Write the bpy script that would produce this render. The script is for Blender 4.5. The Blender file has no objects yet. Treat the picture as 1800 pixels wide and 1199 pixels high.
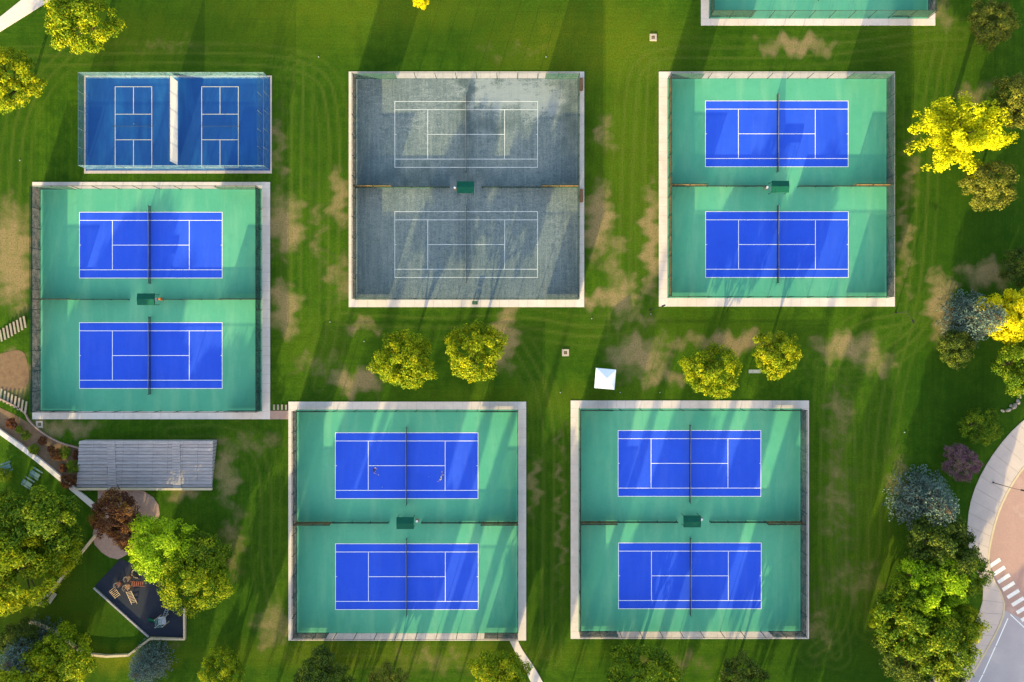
import bpy, math, random
import numpy as np
from mathutils import Vector, Matrix, Euler
random.seed(7); np.random.seed(7)
S=10.55; H=132.7
def W(px,py,z=0.0):
    f=(H-z)/H
    return ((px-900)/S*f,(599.5-py)/S*f)
scene=bpy.context.scene
col=scene.collection
SH=17.0; EL=11.5
# ------------------------------------------------------------ materials
def newmat(name):
    m=bpy.data.materials.new(name); m.use_nodes=True
    nt=m.node_tree; nt.nodes.clear()
    out=nt.nodes.new('ShaderNodeOutputMaterial')
    b=nt.nodes.new('ShaderNodeBsdfPrincipled')
    nt.links.new(b.outputs[0],out.inputs[0])
    return m,nt,b,out
def pos(nt,scale=(1,1,1),rot=0):
    g=nt.nodes.new('ShaderNodeNewGeometry'); mp=nt.nodes.new('ShaderNodeMapping')
    mp.inputs['Scale'].default_value=scale; mp.inputs['Rotation'].default_value=(0,0,rot)
    nt.links.new(g.outputs['Position'],mp.inputs[0]); return mp.outputs[0]
def noise(nt,vec,scale,detail=4,rough=.6,dist=0):
    n=nt.nodes.new('ShaderNodeTexNoise'); n.inputs['Scale'].default_value=scale
    n.inputs['Detail'].default_value=detail; n.inputs['Roughness'].default_value=rough; n.inputs['Distortion'].default_value=dist
    nt.links.new(vec,n.inputs['Vector']); return n.outputs['Fac']
def rng(nt,v,a,b,c=0,d=1):
    n=nt.nodes.new('ShaderNodeMapRange'); n.inputs[1].default_value=a;n.inputs[2].default_value=b
    n.inputs[3].default_value=c;n.inputs[4].default_value=d
    nt.links.new(v,n.inputs[0]); return n.outputs[0]
def math_(nt,op,a,b):
    n=nt.nodes.new('ShaderNodeMath'); n.operation=op
    for i,v in enumerate((a,b)):
        if isinstance(v,(int,float)): n.inputs[i].default_value=v
        else: nt.links.new(v,n.inputs[i])
    return n.outputs[0]
def mix(nt,fac,a,b,bt='MIX'):
    n=nt.nodes.new('ShaderNodeMix'); n.data_type='RGBA'; n.blend_type=bt
    for idx,v in ((0,fac),(6,a),(7,b)):
        if isinstance(v,(int,float)): n.inputs[idx].default_value=v
        elif isinstance(v,tuple): n.inputs[idx].default_value=(v[0],v[1],v[2],1)
        else: nt.links.new(v,n.inputs[idx])
    return n.outputs[2]
def attr(nt,name):
    n=nt.nodes.new('ShaderNodeAttribute'); n.attribute_name=name; return n.outputs['Fac']
def bump(nt,b,h,s=.3,d=.05):
    n=nt.nodes.new('ShaderNodeBump'); n.inputs['Strength'].default_value=s; n.inputs['Distance'].default_value=d
    nt.links.new(h,n.inputs['Height']); nt.links.new(n.outputs[0],b.inputs['Normal'])
def simple(name,c1,c2=None,scale=1.0,rough=.7,stretch=(1,1,1),c3=None,fine=12,bmp=.15,metal=0,spec=.25,fv=.35,trans=0):
    m,nt,b,o=newmat(name)
    if c2 is None: c2=tuple(x*.75 for x in c1)
    v=pos(nt,stretch)
    f=rng(nt,noise(nt,v,scale,6,.65),.3,.7)
    c=mix(nt,f,c1,c2)
    n2=noise(nt,pos(nt),fine,3)
    c=mix(nt,rng(nt,n2,.3,.7,0,fv),c,tuple(x*.7 for x in c1))
    if c3: c=mix(nt,rng(nt,noise(nt,v,scale*.37,5,.7),.56,.72,0,.7),c,c3)
    nt.links.new(c,b.inputs['Base Color']); b.inputs['Roughness'].default_value=rough; b.inputs['Metallic'].default_value=metal
    b.inputs['Specular IOR Level'].default_value=spec
    if bmp: bump(nt,b,n2,bmp,.03)
    if trans:
        tr=nt.nodes.new('ShaderNodeBsdfTranslucent'); nt.links.new(c,tr.inputs[0])
        ms=nt.nodes.new('ShaderNodeMixShader'); ms.inputs[0].default_value=trans
        nt.links.new(b.outputs[0],ms.inputs[1]); nt.links.new(tr.outputs[0],ms.inputs[2]); nt.links.new(ms.outputs[0],o.inputs[0])
    return m
def seethrough(name,c,alpha,scale=.6,var=.2,c2=None):
    m,nt,b,o=newmat(name)
    n=noise(nt,pos(nt),scale,4)
    nt.links.new(mix(nt,rng(nt,n,.35,.65),c,c2 or tuple(x*.6 for x in c)),b.inputs['Base Color'])
    b.inputs['Roughness'].default_value=.9; b.inputs['Specular IOR Level'].default_value=.1
    nt.links.new(rng(nt,noise(nt,pos(nt),scale*2.3,3),.3,.7,max(0,alpha-var),min(1,alpha+var)),b.inputs['Alpha'])
    return m
def courtmat(name,c1,c2,dust,da=.35):
    m,nt,b,o=newmat(name)
    a=noise(nt,pos(nt),.10,5,.6); s=noise(nt,pos(nt,(1,.15,1),.25),.5,5,.6); f=noise(nt,pos(nt),7,4,.7); st=noise(nt,pos(nt),.6,6,.7,.5)
    x=mix(nt,rng(nt,a,.35,.65),c1,c2)
    x=mix(nt,rng(nt,s,.48,.75,0,da),x,dust)
    x=mix(nt,rng(nt,st,.52,.75,0,.22),x,tuple(v*.65 for v in c1))
    x=mix(nt,rng(nt,f,.35,.7,0,.18),x,tuple(v*.6 for v in c1))
    nt.links.new(x,b.inputs['Base Color']); b.inputs['Roughness'].default_value=.75; b.inputs['Specular IOR Level'].default_value=.2
    bump(nt,b,f,.12,.02); return m
M={}
M['concrete']=simple('concrete',(.63,.56,.52),(.52,.46,.43),.5,.85,c3=(.43,.38,.35),fv=.2)
M['walk']=simple('pinkish_grey_concrete',(.50,.42,.38),(.43,.36,.34),.4,.85,c3=(.38,.32,.30),fv=.25)
M['pad']=simple('dusty_concrete_pad',(.42,.36,.29),(.33,.28,.23),1.5,.9)
M['green']=courtmat('green_court_paint',(.062,.305,.195),(.082,.345,.220),(.17,.41,.25),.55)
M['blue']=courtmat('blue_court_paint',(.013,.066,.56),(.017,.080,.62),(.05,.12,.62),.4)
M['navy']=courtmat('dark_blue_court_paint',(.004,.055,.22),(.007,.07,.27),(.02,.17,.40),.5)
M['line']=simple('white_line_paint',(.82,.82,.80),(.74,.74,.74),.6,.6,bmp=0,fv=.1)
M['xing']=simple('worn_crosswalk_paint',(.78,.78,.76),(.60,.57,.56),2.5,.7,bmp=0,fv=.3)
M['linecream']=simple('cream_line_paint',(.62,.60,.48),(.52,.50,.42),.6,.6,bmp=0,fv=.1)
M['lineclay']=simple('worn_white_tape',(.68,.71,.71),(.40,.44,.45),.5,.7,bmp=0,fv=.1)
M['metal']=simple('dark_green_fence_metal',(.02,.03,.027),None,2,.6,bmp=0,spec=.1)
M['galv']=simple('galvanised_metal',(.34,.38,.42),None,2,.45,bmp=0,metal=.2)
M['rail']=simple('dull_blue_grey_fence_metal',(.13,.19,.24),None,2,.6,bmp=0,spec=.15)
M['link']=seethrough('chain_link_mesh',(.035,.055,.05),.22,.6,.08)
M['linkg']=seethrough('blue_grey_chain_link',(.14,.26,.36),.36,.8,.18,c2=(.06,.16,.26))
M['screen']=seethrough('green_windscreen_fabric',(.010,.040,.042),.84,.4,.1,c2=(.02,.055,.05))
M['screenb']=seethrough('brown_sunlit_windscreen',(.16,.09,.035),.8,.5,.15,c2=(.05,.05,.03))  # brown divider cloth; as lside, sunlight on a windscreen painted in as gold
M['net']=seethrough('black_net_mesh',(.012,.015,.02),.62,2,.1)
M['roofgreen']=simple('green_canvas',(.005,.085,.055),(.004,.065,.042),1,.8,spec=.1)
M['white']=simple('white_vinyl',(.82,.83,.86),(.74,.76,.82),.7,.5)
M['wallwhite']=simple('cream_windscreen_panel',(.88,.80,.74),(.78,.72,.70),.5,.7,trans=.45)
M['orange']=simple('orange_plastic',(.75,.20,.02),None,2,.4,bmp=0)
M['wood']=simple('timber',(.30,.16,.08),(.20,.10,.05),2,.8)
M['redp']=simple('red_brown_plastic',(.30,.09,.05),None,2,.7)
M['tan']=simple('tan_plastic_coated_steel',(.46,.35,.24),None,2,.7)
M['black']=simple('dark_painted_steel',(.02,.022,.025),None,2,.4,bmp=0)
M['beige']=simple('beige_retaining_wall',(.55,.45,.30),(.45,.37,.25),.8,.85)
M['stone']=simple('stone_seating',(.40,.37,.38),(.22,.205,.22),2.2,.95,stretch=(.3,2.5,1),c3=(.46,.41,.39),fine=5,fv=.6)
M['step']=simple('stone_step',(.34,.29,.23),(.25,.21,.17),1.6,.95)
M['brickpath']=simple('brick_paving',(.36,.25,.20),(.28,.18,.15),2,.85,c3=(.42,.31,.25))
M['mulch']=simple('brown_mulch',(.20,.13,.075),(.12,.07,.04),1.2,.95)
M['rubber']=simple('dark_rubber_safety_surface',(.012,.018,.034),(.02,.025,.042),.8,.9)
M['paver']=simple('pink_brick_roadway',(.40,.25,.21),(.34,.22,.19),.5,.85,c3=(.46,.33,.29),fine=3,fv=.5)
M['road']=simple('grey_concrete_roadway',(.38,.35,.37),(.32,.29,.32),.25,.85,c3=(.44,.39,.39))
M['blueseat']=simple('blue_grey_plastic',(.10,.18,.19),None,1,.7)
M['skin']=simple('skin',(.42,.26,.18),None,5,.5,bmp=0)
M['shirtw']=simple('white_cotton',(.75,.72,.72),None,5,.8,bmp=0)
M['shirtd']=simple('navy_cotton',(.02,.03,.06),None,5,.8,bmp=0)
M['hair']=simple('brown_hair',(.04,.022,.012),None,9,.7,bmp=0)
M['rock']=simple('weathered_rock',(.36,.32,.28),(.15,.13,.12),1.5,.9)
M['bark']=simple('bark',(.09,.06,.04),(.05,.035,.025),3,.9)
M['ball']=simple('yellow_felt',(.6,.75,.05),None,5,.8,bmp=0)
def claymat():
    m,nt,b,o=newmat('grey_clay_surface')
    a=noise(nt,pos(nt,(.6,1.6,1)),1.0,8,.78,.6); c=noise(nt,pos(nt,(1.6,.5,1),.3),.14,5,.6); d=noise(nt,pos(nt),5,5,.8); v=noise(nt,pos(nt,(2.2,.10,1)),1,5,.65)
    x=mix(nt,rng(nt,a,.36,.64),(.060,.095,.112),(.150,.190,.200))
    x=mix(nt,rng(nt,c,.40,.64,0,.6),x,(.062,.098,.108))
    x=mix(nt,rng(nt,v,.45,.7,0,.6),x,(.19,.225,.215))
    x=mix(nt,rng(nt,d,.45,.65,0,.5),x,(.26,.30,.30))
    x=mix(nt,rng(nt,d,.45,.3,0,.5),x,(.035,.06,.07))
    pl=math_(nt,'ADD',attr(nt,'pale'),rng(nt,a,.3,.7,-.5,.35))
    pl=math_(nt,'ADD',pl,rng(nt,d,.3,.7,-.3,.3))
    x=mix(nt,rng(nt,pl,.3,.85,0,.55),x,(.29,.33,.345))
    dk=math_(nt,'ADD',attr(nt,'damp'),rng(nt,a,.3,.7,-.4,.3))
    x=mix(nt,rng(nt,dk,.2,.9,0,.7),x,(.040,.065,.075))
    nt.links.new(x,b.inputs['Base Color']); b.inputs['Roughness'].default_value=1; b.inputs['Specular IOR Level'].default_value=.02
    bump(nt,b,d,.3,.03); return m
M['clay']=claymat()
def grassmat():
    m,nt,b,o=newmat('mown_grass')
    v=noise(nt,pos(nt,(1.8,.06,1)),1.1,6,.7); h=noise(nt,pos(nt,(.06,1.8,1)),1.1,6,.7)
    n=nt.nodes.new('ShaderNodeMix'); n.data_type='FLOAT'
    nt.links.new(attr(nt,'horiz'),n.inputs[0]); nt.links.new(v,n.inputs[2]); nt.links.new(h,n.inputs[3])
    st=n.outputs[0]
    big=noise(nt,pos(nt),.07,7,.68); mid=noise(nt,pos(nt),.4,8,.78,.4); fine=noise(nt,pos(nt),4,6,.8)
    x=mix(nt,rng(nt,big,.35,.65),(.022,.075,.003),(.045,.105,.005))
    x=mix(nt,rng(nt,st,.38,.66,0,.62),x,(.075,.138,.007))
    x=mix(nt,rng(nt,mid,.42,.62,0,.7),x,(.015,.052,.003))
    x=mix(nt,rng(nt,mid,.45,.32,0,.3),x,(.08,.12,.010))
    x=mix(nt,math_(nt,'MULTIPLY',attr(nt,'darker_green'),.7),x,(.014,.048,.003))  # darker green areas of the lawn
    x=mix(nt,math_(nt,'MULTIPLY',attr(nt,'sunlit_tint'),rng(nt,mid,.3,.7,.2,1)),x,(.15,.17,.008))  # sunlight on parts of the lawn, painted in as yellow-green
    dr=math_(nt,'ADD',attr(nt,'dry'),rng(nt,mid,.3,.7,-.5,.38))
    dr=math_(nt,'ADD',dr,rng(nt,fine,.3,.7,-.25,.25))
    dr=math_(nt,'MULTIPLY',rng(nt,dr,.1,.95,0,1),rng(nt,attr(nt,'dry'),0,.35,0,1))
    x=mix(nt,math_(nt,'MULTIPLY',dr,.88),x,(.28,.20,.10))
    x=mix(nt,math_(nt,'MULTIPLY',attr(nt,'track'),rng(nt,mid,.3,.7,.15,.6)),x,(.125,.155,.025))
    x=mix(nt,rng(nt,fine,.42,.66,0,.65),x,(.012,.038,.002))
    nt.links.new(x,b.inputs['Base Color']); b.inputs['Roughness'].default_value=.95
    b.inputs['Specular IOR Level'].default_value=.05
    bump(nt,b,fine,.5,.10); return m
M['grass']=grassmat()
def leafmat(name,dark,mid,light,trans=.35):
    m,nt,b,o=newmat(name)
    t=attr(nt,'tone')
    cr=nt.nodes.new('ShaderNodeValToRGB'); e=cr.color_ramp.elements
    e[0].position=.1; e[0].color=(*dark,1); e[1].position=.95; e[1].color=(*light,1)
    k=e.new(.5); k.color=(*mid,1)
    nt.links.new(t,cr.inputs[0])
    oi=nt.nodes.new('ShaderNodeObjectInfo')
    hs=nt.nodes.new('ShaderNodeHueSaturation')
    nt.links.new(rng(nt,oi.outputs['Random'],0,1,.490,.510),hs.inputs['Hue'])
    nt.links.new(rng(nt,oi.outputs['Random'],0,1,1.1,.9),hs.inputs['Value'])
    nt.links.new(cr.outputs[0],hs.inputs['Color'])
    nt.links.new(hs.outputs[0],b.inputs['Base Color']); b.inputs['Roughness'].default_value=.65
    b.inputs['Specular IOR Level'].default_value=.12
    tr=nt.nodes.new('ShaderNodeBsdfTranslucent'); nt.links.new(hs.outputs[0],tr.inputs[0])
    ms=nt.nodes.new('ShaderNodeMixShader'); ms.inputs[0].default_value=trans
    nt.links.new(b.outputs[0],ms.inputs[1]); nt.links.new(tr.outputs[0],ms.inputs[2]); nt.links.new(ms.outputs[0],o.inputs[0])
    return m
L={}
L['yg']=leafmat('yellow_green_leaves',(.035,.095,.004),(.17,.25,.006),(.53,.48,.008),.30)
L['yellow']=leafmat('golden_yellow_leaves',(.25,.27,.006),(.58,.56,.006),(.82,.78,.01),.35)
L['green']=leafmat('green_leaves',(.022,.070,.006),(.085,.165,.007),(.34,.37,.01),.3)
L['lime']=leafmat('bright_lime_leaves',(.09,.20,.008),(.26,.42,.01),(.48,.60,.012),.35)
L['dark']=leafmat('dark_green_leaves',(.016,.042,.008),(.048,.09,.012),(.18,.21,.018),.25)
L['olive']=leafmat('olive_leaves',(.045,.07,.012),(.13,.155,.02),(.32,.30,.03),.3)
L['red']=leafmat('dark_red_leaves',(.035,.012,.012),(.09,.03,.018),(.32,.14,.02),.25)
L['spruce']=leafmat('blue_spruce_needles',(.025,.048,.042),(.060,.105,.092),(.14,.20,.16),.08)
L['purple']=leafmat('purple_shrub_leaves',(.10,.03,.09),(.19,.09,.13),(.24,.22,.09))
# ------------------------------------------------------------ mesh helpers
class MB:
    def __init__(s): s.v=[];s.f=[]
    def quad(s,*p):
        n=len(s.v); s.v+=list(p); s.f.append(tuple(range(n,n+len(p))))
    def rect(s,x0,y0,x1,y1,z): s.quad((x0,y0,z),(x1,y0,z),(x1,y1,z),(x0,y1,z))
    def box(s,cx,cy,cz,sx,sy,sz,rot=0,tilt=None):
        n=len(s.v); c,sn=math.cos(rot),math.sin(rot)
        for dz in(-.5,.5):
            for dx,dy in((-.5,-.5),(.5,-.5),(.5,.5),(-.5,.5)):
                x,y,z=dx*sx,dy*sy,dz*sz
                if tilt: z+=tilt*x
                s.v.append((cx+x*c-y*sn,cy+x*sn+y*c,cz+z))
        for q in((3,2,1,0),(4,5,6,7),(0,1,5,4),(1,2,6,5),(2,3,7,6),(3,0,4,7)): s.f.append(tuple(n+i for i in q))
    def cyl(s,p0,p1,r0,r1,k=8,cap=True):
        p0=Vector(p0);p1=Vector(p1);d=(p1-p0)
        q=d.to_track_quat('Z','Y'); n=len(s.v)
        for p,r in((p0,r0),(p1,r1)):
            for i in range(k):
                a=2*math.pi*i/k; s.v.append(tuple(p+q@Vector((r*math.cos(a),r*math.sin(a),0))))
        for i in range(k):
            j=(i+1)%k; s.f.append((n+i,n+j,n+k+j,n+k+i))
        if cap: s.f.append(tuple(n+i for i in reversed(range(k)))); s.f.append(tuple(n+k+i for i in range(k)))
    def prism(s,pts,z0,z1):
        n=len(s.v); k=len(pts)
        a=sum(pts[i][0]*pts[(i+1)%k][1]-pts[(i+1)%k][0]*pts[i][1] for i in range(k))
        if a<0: pts=pts[::-1]
        s.v+=[(x,y,z0) for x,y in pts]+[(x,y,z1) for x,y in pts]
        s.f.append(tuple(n+k+i for i in range(k)))
        for i in range(k):
            j=(i+1)%k; s.f.append((n+i,n+j,n+k+j,n+k+i))
    def mesh(s,name):
        m=bpy.data.meshes.new(name); m.from_pydata(s.v,[],s.f); m.update(); return m
def add(name,mesh,mat=None,parent=None,loc=(0,0,0),rot=(0,0,0),scale=(1,1,1)):
    if isinstance(mesh,MB): mesh=mesh.mesh(name)
    o=bpy.data.objects.new(name,mesh)
    if mat and mesh is not None and len(mesh.materials)==0: mesh.materials.append(mat)
    o.location=loc;o.rotation_euler=rot;o.scale=scale
    if parent: o.parent=parent
    col.objects.link(o); return o
def tag(o,label,cat,group=None):
    o['label']=label;o['category']=cat
    if group:o['group']=group
    return o
def struct(o,label,cat='ground'):
    o['kind']='structure'; o['label']=label; o['category']=cat; return o
def empty(name,loc=(0,0,0),rot=0):
    return add(name,None,None,None,(loc[0],loc[1],loc[2] if len(loc)>2 else 0),(0,0,rot))
# ------------------------------------------------------------ world, sun, camera
w=bpy.data.worlds.new('World'); scene.world=w; w.use_nodes=True
nt=w.node_tree; bg=nt.nodes['Background']
sky=nt.nodes.new('ShaderNodeTexSky'); sky.sky_type='NISHITA'; sky.sun_disc=False
sky.sun_elevation=math.radians(EL); sky.sun_rotation=math.radians(180+SH); sky.dust_density=2; sky.air_density=1; sky.ozone_density=1
mx=nt.nodes.new('ShaderNodeMix'); mx.data_type='RGBA'; mx.blend_type='MULTIPLY'; mx.inputs[0].default_value=1
mx.inputs[7].default_value=(1.10,1.0,.90,1)
nt.links.new(sky.outputs[0],mx.inputs[6]); nt.links.new(mx.outputs[2],bg.inputs[0]); bg.inputs[1].default_value=.70
ld=bpy.data.lights.new('sun','SUN'); ld.energy=14.5; ld.angle=math.radians(.5); ld.color=(1,.80,.34)
lo=bpy.data.objects.new('sun',ld); col.objects.link(lo)
e=math.radians(EL); a=math.radians(SH)
dirv=Vector((math.sin(a)*math.cos(e),math.cos(a)*math.cos(e),-math.sin(e)))
lo.rotation_euler=dirv.to_track_quat('-Z','Y').to_euler(); lo.location=(-40,-160,60)
cd=bpy.data.cameras.new('camera'); cam=bpy.data.objects.new('camera',cd); col.objects.link(cam)
cam.location=(0,0,H); cd.sensor_width=36; cd.lens=36/(1800/S)*H; cd.clip_end=6000; cd.clip_start=1
scene.camera=cam
scene.view_settings.view_transform='Standard'; scene.view_settings.look='None'; scene.view_settings.exposure=0
# ------------------------------------------------------------ ground
def build_grid(name,xs,ys,z,attrs):
    X,Y=np.meshgrid(xs,ys); nx,ny=len(xs),len(ys)
    V=np.stack([X.ravel(),Y.ravel(),np.full(X.size,z)],1)
    I=np.arange(nx*ny).reshape(ny,nx)
    F=np.stack([I[:-1,:-1],I[:-1,1:],I[1:,1:],I[1:,:-1]],-1).reshape(-1,4)
    me=bpy.data.meshes.new(name); me.vertices.add(len(V)); me.vertices.foreach_set('co',V.astype(np.float32).ravel())
    me.loops.add(F.size); me.loops.foreach_set('vertex_index',F.astype(np.int32).ravel())
    me.polygons.add(len(F)); me.polygons.foreach_set('loop_start',np.arange(0,F.size,4,dtype=np.int32))
    me.update(calc_edges=True)
    for k,fn in attrs.items():
        at=me.attributes.new(k,'FLOAT','POINT'); at.data.foreach_set('value',fn(X,Y).astype(np.float32).ravel())
    return me
def toPx(X,Y): return X*S+900, 599.5-Y*S
def ells(lst):
    def f(X,Y):
        px,py=toPx(X,Y); r=np.zeros_like(px)
        px,py=px+7*np.sin(py*.11+px*.03)+4*np.sin(py*.31),py+7*np.sin(px*.12)+4*np.sin(px*.27+1)
        for (cx,cy,rx,ry,s) in lst:
            d=np.sqrt(((px-cx)/rx)**2+((py-cy)/ry)**2)
            r=np.maximum(r,s*np.clip(1.6-d*.8,0,1.15))
        return r
    return f
dry=[(1400,80,48,12,.95),(500,395,22,38,.95),(500,540,17,34,1),(1052,390,18,44,1),(1145,420,11,66,1),(1092,520,20,23,.95),(1050,525,24,12,.8),
(888,590,15,44,1),(640,572,26,9,.6),(628,672,32,16,.95),(1120,622,35,21,1),(1285,603,44,13,1),(1490,610,38,18,.9),(1540,634,22,22,.65),(1655,540,18,44,1),
(22,450,26,64,1),(398,830,15,42,.7),(110,752,45,12,.75),(596,350,12,34,.75),(600,490,18,34,.5),(1475,740,20,46,.4),(1738,482,34,18,.8),
(410,950,16,46,.45),(480,1100,22,34,.6),(938,850,8,36,.6),(1160,662,46,12,.6),(1590,430,10,70,.5),(320,868,20,10,.75),(1712,165,26,14,.6),
(1062,235,14,22,.5),(25,660,24,30,1),(1180,600,66,10,.45),(1655,20,16,24,.5),(1470,880,24,76,.35),(440,780,50,14,.4),(1320,598,28,12,.8),
(300,1120,20,20,.3),(560,640,40,14,.4),(1110,560,40,10,.4),(1600,300,10,60,.4),(490,260,10,50,.45),(985,900,6,120,.4),(1500,1020,46,28,.35),(1180,1165,60,14,.4),(760,1160,60,16,.35),(450,640,10,10,.3),
(1440,1100,20,40,.35),(1580,840,16,36,.4),(560,400,10,60,.35),(1080,460,14,50,.5),(300,80,60,10,.25),(900,90,50,10,.25)]
sunlit_tint=[(1030,80,120,50,.6),(640,20,200,26,.4),(540,60,150,30,.2),(1100,250,50,140,.25),(1550,960,30,120,.2),(700,1150,240,18,.5),(60,1050,80,60,.4),(560,610,60,40,.15),(950,700,160,20,.25),
(1640,80,90,40,.2),(200,1160,70,16,.9),(1080,60,20,60,.5),(250,60,90,30,.2),(1180,580,200,30,.15)]
darker_green=[(330,60,130,60,.7),(850,60,120,40,.5),(560,220,40,120,.5),(1400,590,80,20,.3),(190,1060,110,70,.6),(1700,400,90,140,.75),(1680,700,110,80,.7),(1490,1150,120,60,.8),(640,560,60,20,.4),(960,600,60,60,.6),
(560,700,80,12,.4),(960,960,26,150,.6),(1640,330,60,60,.5),(430,1000,60,120,.4),(1500,100,90,30,.4),(20,300,30,90,.5),(1750,900,60,90,.5),(60,70,70,50,.2),(700,100,100,16,.4),(1000,570,140,14,.4)]
horiz=[(300,60,420,60,1),(1000,50,300,50,.9),(700,620,420,60,.8),(1250,590,260,60,.6),(900,1170,900,30,1),(1500,70,150,35,1)]
tracks=[[(1635,-10),(1660,60),(1640,130),(1625,250),(1618,420),(1600,560),(1560,680),(1540,860),(1530,1100)],
[(1690,60),(1640,60),(1500,85),(1300,95),(1120,90),(1105,200),(1100,420),(1095,600)],
[(1440,640),(1520,640),(1600,600),(1650,520)],[(300,760),(400,755),(455,790),(470,860),(465,980),(485,1080),(520,1150),(640,1165),(900,1160)],
[(120,90),(60,150),(30,230),(25,340),(20,440)],[(0,110),(120,105),(330,100),(560,110),(590,200),(585,420),(590,560),(560,680)],
[(520,560),(520,300),(525,120)],[(600,560),(760,570),(900,560),(1050,590),(1150,560),(1140,300),(1150,110)],
[(1470,1150),(1450,1000),(1450,800),(1460,640),(1500,575),(1590,560)],[(960,1150),(965,900),(965,700),(900,590)],[(1430,1145),(1490,1100),(1500,900),(1490,700)]]
def trackf(X,Y):
    px,py=toPx(X,Y); r=np.zeros_like(px)
    for t in tracks:
        t=np.array(t,float)
        for _ in range(3):
            q=t[:-1]*.75+t[1:]*.25; s=t[:-1]*.25+t[1:]*.75
            t=np.concatenate([t[:1],np.stack([q,s],1).reshape(-1,2),t[-1:]])
        D=np.full(px.shape,1e9)
        for p,q in zip(t[:-1],t[1:]):
            d=q-p; l=max(1e-6,(d**2).sum())
            u=np.clip(((px-p[0])*d[0]+(py-p[1])*d[1])/l,0,1)
            D=np.minimum(D,np.hypot(px-p[0]-u*d[0],py-p[1]-u*d[1]))
        r=np.maximum(r,np.clip(1-np.abs(D-9)/4,0,1)); r=np.maximum(r,.55*np.clip(1-np.abs(D-26)/4,0,1))
    return r
far=np.array([3000,1200,500,250,150,110])
xs=np.concatenate([-far,np.arange(-88,88.1,.38),far[::-1]]); ys=np.concatenate([-far,np.arange(-60,60.1,.38),far[::-1]])
g=build_grid('grass_ground',xs,ys,0,{'dry':ells(dry),'sunlit_tint':ells(sunlit_tint),'darker_green':ells(darker_green),'horiz':ells(horiz),'track':trackf})
struct(add('grass_ground',g,M['grass']),'mown park lawn with dry brown patches and mower tracks','lawn')
# ------------------------------------------------------------ courts
postm=MB(); postm.cyl((0,0,0),(0,0,3.1),.05,.05,8); postm.cyl((0,0,3.1),(0,0,3.17),.065,.02,8); postm=postm.mesh('fence_post'); postm.materials.append(M['metal'])
postg=MB(); postg.cyl((0,0,0),(0,0,3.1),.03,.03,8); postg.cyl((0,0,3.1),(0,0,3.15),.04,.02,8); postg=postg.mesh('fence_post'); postg.materials.append(M['rail'])
def fence(px0,py0,px1,py1,label,group,gal=False,side='screen',lside=None,h=3.05,partial=True):
    x0,y1=W(px0,py0); x1,y0=W(px1,py1)
    cx,cy=(x0+x1)/2,(y0+y1)/2; z0=.07
    E=empty('chain_link_fence',(cx,cy,z0)); tag(E,label,'fence',group)
    hx,hy=(x1-x0)/2,(y1-y0)/2
    pm=postg if gal else postm; n=0; rr=.022 if gal else .035
    nx=max(2,round(2*hx/3.3)); ny=max(2,round(2*hy/3.3))
    P=[(-hx+2*hx*i/nx,s*hy) for i in range(nx+1) for s in(-1,1)]+[(s*hx,-hy+2*hy*i/ny) for i in range(1,ny) for s in(-1,1)]
    for p in P: add('fence_post',pm,None,E,(p[0],p[1],0),scale=(1,1,h/3.1))
    r=MB()
    for s in(-1,1):
        for z in(h,):
            r.cyl((-hx,s*hy,z),(hx,s*hy,z),rr,rr,6); r.cyl((s*hx,-hy,z),(s*hx,hy,z),rr,rr,6)
    add('top_rail',r,M['rail'] if gal else M['metal'],E)
    c=MB()
    for s in(-1,1):
        c.quad((-hx,s*hy,.03),(hx,s*hy,.03),(hx,s*hy,h),(-hx,s*hy,h)); c.quad((s*hx,-hy,.03),(s*hx,hy,.03),(s*hx,hy,h),(s*hx,-hy,h))
    add('chain_link_mesh',c,M['linkg'] if gal else M['link'],E)
    if not gal:
        for s in(-1,1):
            q=MB(); X=s*(hx-.09)
            q.quad((X,-hy+.1,.15),(X,hy-.1,.15),(X,hy-.1,h-.1),(X,-hy+.1,h-.1))
            add('windscreen',q,M[lside if (s<0 and lside) else side],E)
        for s in(-1,1):
            for sx in(-1,1):
                q=MB(); Y=s*(hy-.09); L0=random.choice([5.5,6.2,7]); a0,a1=sorted((sx*(hx-.1),sx*(hx-L0)))
                q.quad((a0,Y,.15),(a1,Y,.15),(a1,Y,h-.1),(a0,Y,h-.1))
                add('windscreen',q,M[side],E)
    return E
def slab_ring(name,o,i,z,mat,label):
    ox0,oy1=W(o[0],o[1]);ox1,oy0=W(o[2],o[3]);ix0,iy1=W(i[0],i[1]);ix1,iy0=W(i[2],i[3])
    b=MB()
    def cell(x0,y0,x1,y1):
        g=.010; b.box((x0+x1)/2,(y0+y1)/2,z/2-.1,(x1-x0)-g*2,(y1-y0)-g*2,z+.2)
    def strip(x0,y0,x1,y1,ax):
        L=(x1-x0) if ax==0 else (y1-y0); n=max(1,round(L/1.55))
        for k in range(n):
            if ax==0: cell(x0+L*k/n,y0,x0+L*(k+1)/n,y1)
            else: cell(x0,y0+L*k/n,x1,y0+L*(k+1)/n)
    strip(ox0,iy1,ox1,oy1,0);strip(ox0,oy0,ox1,iy0,0);strip(ox0,iy0,ix0,iy1,1);strip(ix1,iy0,ox1,iy1,1)
    return struct(add(name,b,mat),label,'pavement')
CL,CW=23.77,10.97
def court_mesh():
    b=MB(); hx,hy=CL/2,CW/2; b.rect(-hx-.02,-hy-.02,hx+.02,hy+.02,0); return b.mesh('tennis_court')
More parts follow.
